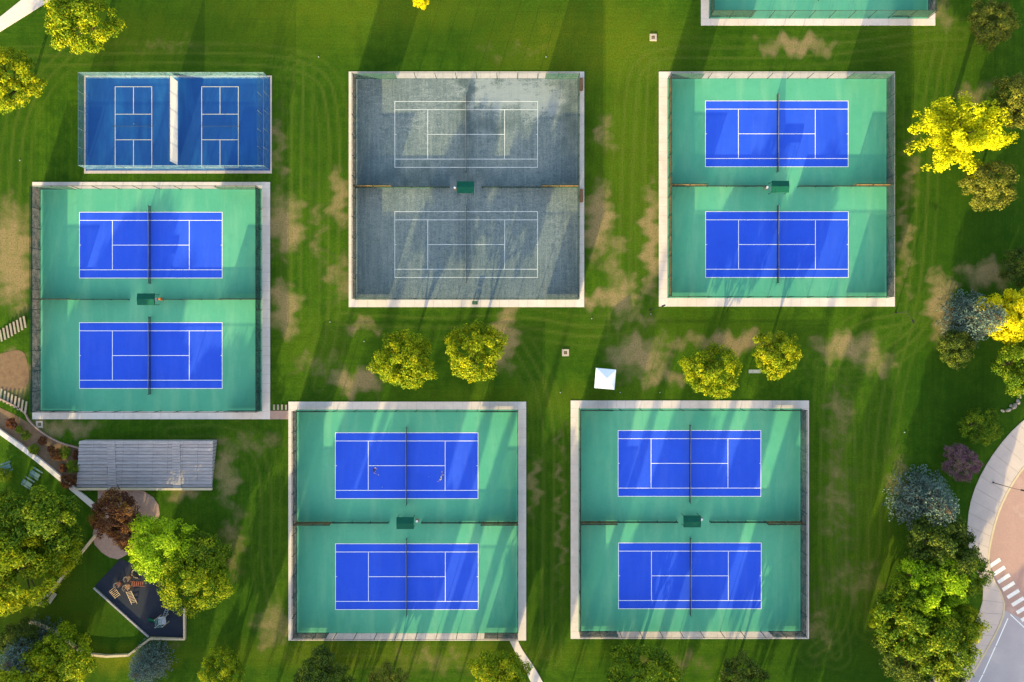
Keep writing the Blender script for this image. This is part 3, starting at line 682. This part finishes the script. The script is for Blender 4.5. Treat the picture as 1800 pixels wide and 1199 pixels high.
# ------------------------------------------------------------ people
def person(px,py,rot,shirt,label,pose):
    x,y=W(px,py); E=empty('person',(x,y,.085),rot); tag(E,label,'person')
    J=pose
    names=['pelvis','chest','neck','headb','lsh','lel','lha','rsh','rel','rha','lhip','lkn','lan','lto','rhip','rkn','ran','rto']
    rad=dict(pelvis=.14,chest=.15,neck=.055,headb=.06,lsh=.065,rsh=.065,lel=.045,rel=.045,lha=.032,rha=.032,lhip=.095,rhip=.095,lkn=.06,rkn=.06,lan=.04,ran=.04,lto=.035,rto=.035)
    edges=[('pelvis','chest'),('chest','neck'),('neck','headb'),('chest','lsh'),('lsh','lel'),('lel','lha'),('chest','rsh'),('rsh','rel'),('rel','rha'),('pelvis','lhip'),('lhip','lkn'),('lkn','lan'),('lan','lto'),('pelvis','rhip'),('rhip','rkn'),('rkn','ran'),('ran','rto')]
    V=[Vector(J[n]) for n in names]; R=[rad[n] for n in names]; ed=[(names.index(a),names.index(b)) for a,b in edges]
    for hnd,elb in(('lha','lel'),('rha','rel')):
        h=Vector(J[hnd]); d=(h-Vector(J[elb])).normalized(); s=d.cross(Vector((0,0,1))).normalized(); hi=names.index(hnd)
        V.append(h+d*.08); R.append(.03); pi=len(V)-1; ed.append((hi,pi))
        for k,ln in((-1.5,.06),(-.5,.075),(.5,.07),(1.5,.055)):
            V.append(h+d*.1+s*k*.02); R.append(.009); ed.append((pi,len(V)-1))
            V.append(h+d*(.1+ln)+s*k*.022-Vector((0,0,.02))); R.append(.008); ed.append((len(V)-2,len(V)-1))
        V.append(h+d*.06+s*.055); R.append(.01); ed.append((hi,len(V)-1))
    me=bpy.data.meshes.new('body'); me.from_pydata([tuple(v) for v in V],ed,[]); me.update()
    o=add('body',me,M['skin'],E)
    sk=o.modifiers.new('skin','SKIN'); 
    for i,sv in enumerate(me.skin_vertices[0].data): sv.radius=(R[i],R[i]); sv.use_root=(i==0)
    sk.use_smooth_shade=True
    ss=o.modifiers.new('sub','SUBSURF'); ss.levels=1; ss.render_levels=1
    import bmesh
    def blob(nm,c,sc,mat,par=E,face=False,cut=None):
        bm=bmesh.new(); bmesh.ops.create_uvsphere(bm,u_segments=16,v_segments=12,radius=1)
        for v in bm.verts:
            p=v.co.copy()
            if face:
                if p.y>.8 and abs(p.x)<.25 and -.3<p.z<.1: p.y+=.22
                if p.z<-.4: p.x*=.8
                if abs(p.x)>.93 and abs(p.y)<.3 and abs(p.z)<.3: p.x*=1.12
            v.co=Vector((p.x*sc[0],p.y*sc[1],p.z*sc[2]))
        if cut: bmesh.ops.delete(bm,geom=[v for v in bm.verts if v.co.z<cut*sc[2] and v.co.y>-.02],context='VERTS')
        me=bpy.data.meshes.new(nm); bm.to_mesh(me); bm.free()
        for p in me.polygons: p.use_smooth=True
        return add(nm,me,mat,par,c)
    hb=Vector(J['headb'])+Vector((0,.02,.10)); blob('head',hb,(.078,.098,.118),M['skin'],face=True); blob('hair',hb+Vector((0,-.012,.016)),(.088,.104,.118),M['hair'],cut=.15)
    def shell(nm,pts,eds,rs,mat):
        me=bpy.data.meshes.new(nm); me.from_pydata([tuple(p) for p in pts],eds,[]); me.update(); o=add(nm,me,mat,E)
        o.modifiers.new('skin','SKIN').use_smooth_shade=True
        for i,sv in enumerate(me.skin_vertices[0].data): sv.radius=(rs[i],rs[i]*.9); sv.use_root=(i==0)
        s=o.modifiers.new('sub','SUBSURF'); s.levels=1; s.render_levels=1
    v=lambda n:Vector(J[n])
    shell('shirt',[v('pelvis')+Vector((0,0,.05)),v('chest'),v('lsh'),v('lsh').lerp(v('lel'),.6),v('rsh'),v('rsh').lerp(v('rel'),.6)],[(0,1),(1,2),(2,3),(1,4),(4,5)],[.165,.175,.085,.07,.085,.07],shirt)
    shell('shorts',[v('pelvis'),v('lhip'),v('lhip').lerp(v('lkn'),.7),v('rhip'),v('rhip').lerp(v('rkn'),.7)],[(0,1),(1,2),(0,3),(3,4)],[.165,.12,.095,.12,.095],M['shirtd'])
    for a_ in('l','r'):
        c=(v(a_+'to')+v(a_+'an'))/2; blob('shoe',(c.x,c.y,.05),(.05,.14,.05),M['white'])
    h=v('rha'); d=(h-v('rel')).normalized(); d=(d+Vector((.3,.4,0))).normalized()
    rk=empty('tennis_racket'); rk.location=(Matrix.Translation((x,y,.085))@Matrix.Rotation(rot,4,'Z'))@h
    rk.rotation_euler=((Matrix.Rotation(rot,3,'Z')@d).to_track_quat('X','Z')).to_euler(); tag(rk,'dark tennis racket held by a player','tennis racket','rackets held by players')
    b=MB(); b.cyl((-.05,0,0),(.2,0,0),.018,.018,8); add('handle',b,M['black'],rk)
    b=MB(); N=16
    for i in range(N):
        a0=2*math.pi*i/N;a1=2*math.pi*(i+1)/N
        b.cyl((.5+.17*math.cos(a0),.13*math.sin(a0),0),(.5+.17*math.cos(a1),.13*math.sin(a1),0),.014,.014,6,False)
    b.cyl((.2,0,0),(.36,-.07,0),.012,.012,6); b.cyl((.2,0,0),(.36,.07,0),.012,.012,6); add('frame',b,M['black'],rk)
    b=MB()
    for k in range(-4,5):
        q=math.sqrt(max(0,1-(k/5)**2)); b.cyl((.5-.17*q,k*.025,0),(.5+.17*q,k*.025,0),.002,.002,4,False); b.cyl((.5+k*.033,-.13*q,0),(.5+k*.033,.13*q,0),.002,.002,4,False)
    add('strings',b,M['white'],rk)
base=dict(pelvis=(0,0,.92),chest=(0,.05,1.3),neck=(0,.08,1.48),headb=(0,.10,1.56),lsh=(-.19,.05,1.42),lel=(-.36,.22,1.22),lha=(-.28,.46,1.2),rsh=(.19,.05,1.42),rel=(.42,.1,1.2),rha=(.52,.36,1.15),
lhip=(-.11,0,.88),lkn=(-.24,.16,.50),lan=(-.28,.0,.09),lto=(-.3,.17,.04),rhip=(.11,0,.88),rkn=(.24,.16,.50),ran=(.28,-.05,.09),rto=(.31,.12,.04))
swing=dict(base); swing.update(rel=(.5,-.12,1.4),rha=(.72,-.2,1.6),lel=(-.42,.3,1.4),lha=(-.5,.52,1.45),lkn=(-.3,.3,.52),lan=(-.4,.22,.09),lto=(-.42,.38,.04),ran=(.3,-.35,.12),rto=(.32,-.2,.04),rkn=(.24,-.02,.48))
person(659,825,-math.pi/2,M['shirtd'],'player in dark shirt standing ready with racket',base)
person(777,838,math.pi/2,M['shirtw'],'player in white shirt stretching to swing a racket',swing)
import bmesh
bb=bmesh.new(); bmesh.ops.create_icosphere(bb,subdivisions=2,radius=.045); ballm=bpy.data.meshes.new('tennis_ball'); bb.to_mesh(ballm); bb.free(); ballm.materials.append(M['ball'])
for p in((672,856),(754,838),(236,218)):
    tag(add('tennis_ball',ballm,None,None,(*W(*p),.13)),'yellow tennis ball lying on a blue court','tennis ball','tennis balls on the courts')
# ------------------------------------------------------------ trees
def leafmesh(name,P,Nn,size,tone,aspect=.6):
    n=len(P); r=np.random.randn(n,3); t=np.cross(Nn,r); t/=np.linalg.norm(t,axis=1)[:,None]+1e-9
    u=np.cross(Nn,t); u/=np.linalg.norm(u,axis=1)[:,None]+1e-9
    s=size[:,None]
    V=np.stack([P-t*s,P-u*s*aspect,P+t*s,P+u*s*aspect],1).reshape(-1,3)
    me=bpy.data.meshes.new(name); me.vertices.add(n*4); me.vertices.foreach_set('co',V.astype(np.float32).ravel())
    me.loops.add(n*4); me.loops.foreach_set('vertex_index',np.arange(n*4,dtype=np.int32))
    me.polygons.add(n); me.polygons.foreach_set('loop_start',np.arange(0,n*4,4,dtype=np.int32)); me.update(calc_edges=True)
    at=me.attributes.new('tone','FLOAT','FACE'); at.data.foreach_set('value',np.clip(tone,0,1).astype(np.float32)); return me
def unit(a): return a/(np.linalg.norm(a,axis=-1,keepdims=True)+1e-9)
def decid(seed,kind='round',total=19000,leaf=.026):
    rs=np.random.RandomState(seed); C=[];
    if kind=='round':
        n=125
        ph=rs.rand(4)*6.28
        for i in range(n):
            az=rs.rand()*2*math.pi; zz=rs.uniform(-.5,1); rr=math.sqrt(max(0,1-zz*zz))
            k=rs.uniform(.64,.90) if i<104 else rs.uniform(.1,.55)
            lob=1+.08*math.sin(3*az+ph[0])+.06*math.sin(5*az+ph[1])
            cr=rs.uniform(.09,.20)
            C.append((rr*math.cos(az)*k*lob*1.0,rr*math.sin(az)*k*lob,1.05+zz*.72*k,cr))
    else:
        for bnum in range(42):
            az=bnum*2.4+rs.uniform(-.2,.2); el=rs.uniform(-.15,1.25); Lh=rs.uniform(.86,1.06)
            for k in range(7):
                t=.25+.75*k/6; cr=(.18-.09*t)*rs.uniform(.8,1.2)
                aa=az+rs.uniform(-.13,.13)
                C.append((math.cos(aa)*math.cos(el)*t*Lh*.95,math.sin(aa)*math.cos(el)*t*Lh*.95,.75+math.sin(el)*t*.95,cr))
    C=np.array(C); wgt=C[:,3]**2; cnt=(total*wgt/wgt.sum()).astype(int)
    P=[];N=[];T=[]
    for c,k in zip(C,cnt):
        d=unit(rs.randn(k,3)); rad=c[3]*(.55+.5*rs.rand(k)**.6)*(1+.25*np.sin(5*d[:,0]+c[0]*9)*np.cos(4*d[:,1]))
        p=c[:3]+d*rad[:,None]*np.array([1,1,.8]); P.append(p)
        out=unit(p-np.array([0,0,.8])); N.append(unit(d*.6+out*.35+rs.randn(k,3)*.45))
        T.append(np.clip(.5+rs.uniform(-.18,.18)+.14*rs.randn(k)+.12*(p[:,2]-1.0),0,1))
    P=np.concatenate(P);N=np.concatenate(N);T=np.concatenate(T)
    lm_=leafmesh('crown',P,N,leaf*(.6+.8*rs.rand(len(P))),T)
    b=MB(); b.cyl((0,0,-.03),(.01,0,.18),.075,.05,9,False); b.cyl((.01,0,.18),(0,.02,.8),.05,.03,8,False); b.cyl((0,.02,.8),(.02,0,1.4),.03,.008,6,False)
    for i in range(14):
        c=C[rs.randint(len(C))]; z=rs.uniform(.3,.9); m=(c[0]*.5,c[1]*.5,(z+c[2])/2+.02); b.cyl((0,0.01,z),m,.022,.014,6,False); b.cyl(m,tuple(c[:3]),.014,.005,5,False)
    return lm_,b.mesh('trunk')
def conifer(seed):
    rs=np.random.RandomState(seed); P=[];N=[];T=[];b=MB(); b.cyl((0,0,-.03),(0,0,1.9),.05,.006,8,False)
    for L_ in range(20):
        z=.12+1.8*L_/20; R=(1-(z/2.1))**.62*(1+rs.uniform(-.04,.04)); nb=max(8,int(25-L_*.85))
        for j in range(nb):
            az=2*math.pi*(j+rs.uniform(-.4,.4))/nb+L_*.8; l=R*rs.uniform(.74,1.08); k=int(30*l+6)
            t=rs.rand(k)**.6; side=rs.uniform(-1,1,k)*(.11*(1-t*.45)+.015)
            x=np.cos(az)*l*t-np.sin(az)*side; y=np.sin(az)*l*t+np.cos(az)*side; zz=z-.16*l*t+.05*t**2+rs.uniform(-.05,.05,k)-.3*np.abs(side)
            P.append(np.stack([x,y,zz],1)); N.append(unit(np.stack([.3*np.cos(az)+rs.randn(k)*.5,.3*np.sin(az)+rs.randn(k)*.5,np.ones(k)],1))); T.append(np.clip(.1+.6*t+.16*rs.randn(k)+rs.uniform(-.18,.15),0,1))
            if j%2==0: b.cyl((0,0,z),(math.cos(az)*l*.8,math.sin(az)*l*.8,z-.12*l),.012,.004,4,False)
    P=np.concatenate(P);N=np.concatenate(N);T=np.concatenate(T)
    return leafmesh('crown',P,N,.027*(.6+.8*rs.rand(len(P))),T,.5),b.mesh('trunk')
protos={'round':[decid(s) for s in(1,2,3,4)],'spiky':[decid(s,'spiky',26000,.024) for s in(11,)],'conifer':[conifer(5),conifer(6)]}
for k in protos:
    for c,t in protos[k]: c.materials.append(L['yg']); t.materials.append(M['bark'])
def tree(px,py,rpx,mat,label,kind='round',zs=1.0,name=None,cat='tree',group='trees around the courts',world=None,R=None,sy=1,rz=None):
    if world is None:
        R0=rpx/S
        zmid=1.05*R0*zs if kind!='conifer' else .6*R0*zs
        f=(H-zmid)/H; R=R0*f; x,y=W(px,py,zmid)
    else: x,y=world
    c,t=random.choice(protos[kind])
    if rz is None: rz=random.uniform(0,6.28)
    E=empty(name or ('spruce_tree' if kind=='conifer' else 'tree'),(x,y,0),rz)
    tag(E,label,cat,group)
    R*=1.08
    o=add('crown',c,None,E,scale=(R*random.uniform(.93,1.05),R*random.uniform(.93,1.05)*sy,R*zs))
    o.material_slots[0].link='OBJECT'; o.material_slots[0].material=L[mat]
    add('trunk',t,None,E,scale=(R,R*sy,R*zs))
    return E
T=[(145,36,62,'yg','broad yellow-green tree beside a footpath',1),(15,142,56,'yg','round yellow-green tree on the lawn',1),
(712,634,53,'yg','yellow and green tree on open lawn',1),(834,616,51,'yg','yellow and green tree on open lawn',1),
(1253,653,48,'yg','bright yellow-green tree on the lawn',1),(1363,620,43,'yg','bright yellow-green tree beside a bench',1),
(1742,44,40,'olive','small golden olive tree on the lawn',1),(1782,180,48,'olive','olive tree behind the golden tree',1),
(1738,325,46,'olive','dull olive tree on dark grass',.85),(1680,612,33,'dark','low dark green tree beside spruce',1),
(1768,552,50,'yellow','golden tree beside a blue spruce',1),(1792,640,46,'green','green tree on the grass bank',1),(1796,470,36,'dark','dark green tree on the bank',1),
(1722,748,34,'green','rounded green shrub near sidewalk',.7),(1650,960,64,'dark','large dark green tree near sidewalk',1),
(1690,1005,48,'green','dark green tree near sidewalk',1),(1637,1030,60,'lime','bright green tree amid darker trees',1.1),(1600,1090,66,'green','dark green tree in cluster',1),
(1655,1130,64,'green','dark green tree in cluster',1),(1590,1145,52,'dark','dark tree at cluster edge',1),(1682,1100,44,'yg','yellow-tipped tree in cluster',1.2),(1558,1085,30,'yg','small yellow-green tree at cluster edge',1),
(66,930,74,'green','large green tree over picnic lawn',.9),(100,960,50,'yg','green tree with yellow tips',.9),(22,1005,76,'yg','large yellow-green tree',.95),(5,902,42,'green','green tree over picnic lawn',.9),
(205,905,44,'red','dark red-leaved tree over brick patio',.8),(228,935,34,'red','small red and orange tree on patio',.8),
(283,958,58,'lime','bright lime green tree beside playground',.72),(358,980,48,'green','dark green tree beside playground',.72),(340,1020,60,'yg','yellow-tipped green tree beside playground',.72),
(112,1155,56,'yg','olive-gold tree by angled wall',.9),(40,1125,38,'dark','dark green tree by angled wall',.9),(391,1178,40,'yg','small yellow tree on the lawn',1),
(568,1192,52,'dark','dark green tree at lawn edge',.8),(682,1204,38,'olive','olive tree at lawn edge',1),(875,1186,48,'yg','yellow-green tree beside footpath',1),
(1126,1184,60,'green','broad green tree beside courts',.8),(1305,1196,44,'dark','dark green tree at lawn edge',1),(60,1195,60,'yg','yellow tree by angled wall',1),(740,0,16,'yellow','small yellow sapling on lawn',1),
(1640,1180,50,'dark','dark green tree near the road',1)]
for px,py,r,m,l,z in T: tree(px,py,r,m,l if len(l.split())>3 else l+' on grass',zs=z)
tree(1693,238,95,'yellow','large bright golden-yellow tree with spreading lobed branches','spiky',.75,sy=.80,rz=.1)
tree(1712,560,54,'spruce','blue-grey spruce beside a golden tree','conifer')
tree(1625,882,60,'spruce','large blue-grey spruce on lawn','conifer')
tree(262,1166,38,'spruce','small pale blue spruce by wall','conifer')
tree(55,1142,50,'spruce','dark blue-green spruce by wall','conifer')
tree(1688,812,34,'purple','rounded purple-green shrub near sidewalk',name='shrub',cat='shrub',zs=.7)
for p,r,m in(((8,835),14,'green'),((120,845),14,'red'),((100,800),12,'red'),((130,820),13,'green'),((20,745),10,'red'),((60,790),10,'green'),((75,775),8,'red'),((115,795),11,'green'),((136,800),9,'red'),((45,765),9,'green'),((90,790),7,'red'),((34,755),7,'green'),((112,822),8,'red')):
    tree(p[0],p[1],r,m,'small flowering shrub in the mulched bed',name='shrub',cat='shrub',zs=.6,group='shrubs in the flower bed')
# trees south of the courts, unseen, sized and spaced for the shade they cast
segs=[(-420,-200,9),(-110,20,12.5),(20,150,20),(212,345,14),(360,405,7),(408,430,19),(458,520,19.5),(520,682,18.5),(702,726,18),(752,766,17),(800,815,18),(852,890,6),(890,974,19.5),(998,1012,18),(1036,1104,18.5),
(1134,1144,18),(1166,1222,18),(1244,1272,19.5),(1296,1360,19.5),(1360,1440,16),(1440,1490,11),(1490,1640,8),(1650,1800,8)]
for a0,b0,h in segs:
    wd=b0-a0; rp=min(34,max(9,wd/2)); n=max(1,math.ceil((wd-2*rp)/36)+1)
    for k in range(n):
        c=(a0+b0)/2 if n==1 else a0+rp+(wd-2*rp)*k/(n-1)
        for row,yy in((0,-72-h*.25),(1,-82-h*.25)):
            hh=h*random.uniform(.93,1.04)*(1 if row==0 else 1.09)
            x=(c-900)/S+(yy+56.8)*math.tan(a)+(0 if row==0 or n==1 or k==n-1 else 1.6); R=rp/S
            zs=hh/(1.8*R*1.06)
            tree(0,0,0,random.choice(['green','yg','olive']),'unseen tall tree placed to shade the courts','round',zs,world=(x,yy),R=R/1.04,group='unseen tall trees placed to shade the courts')
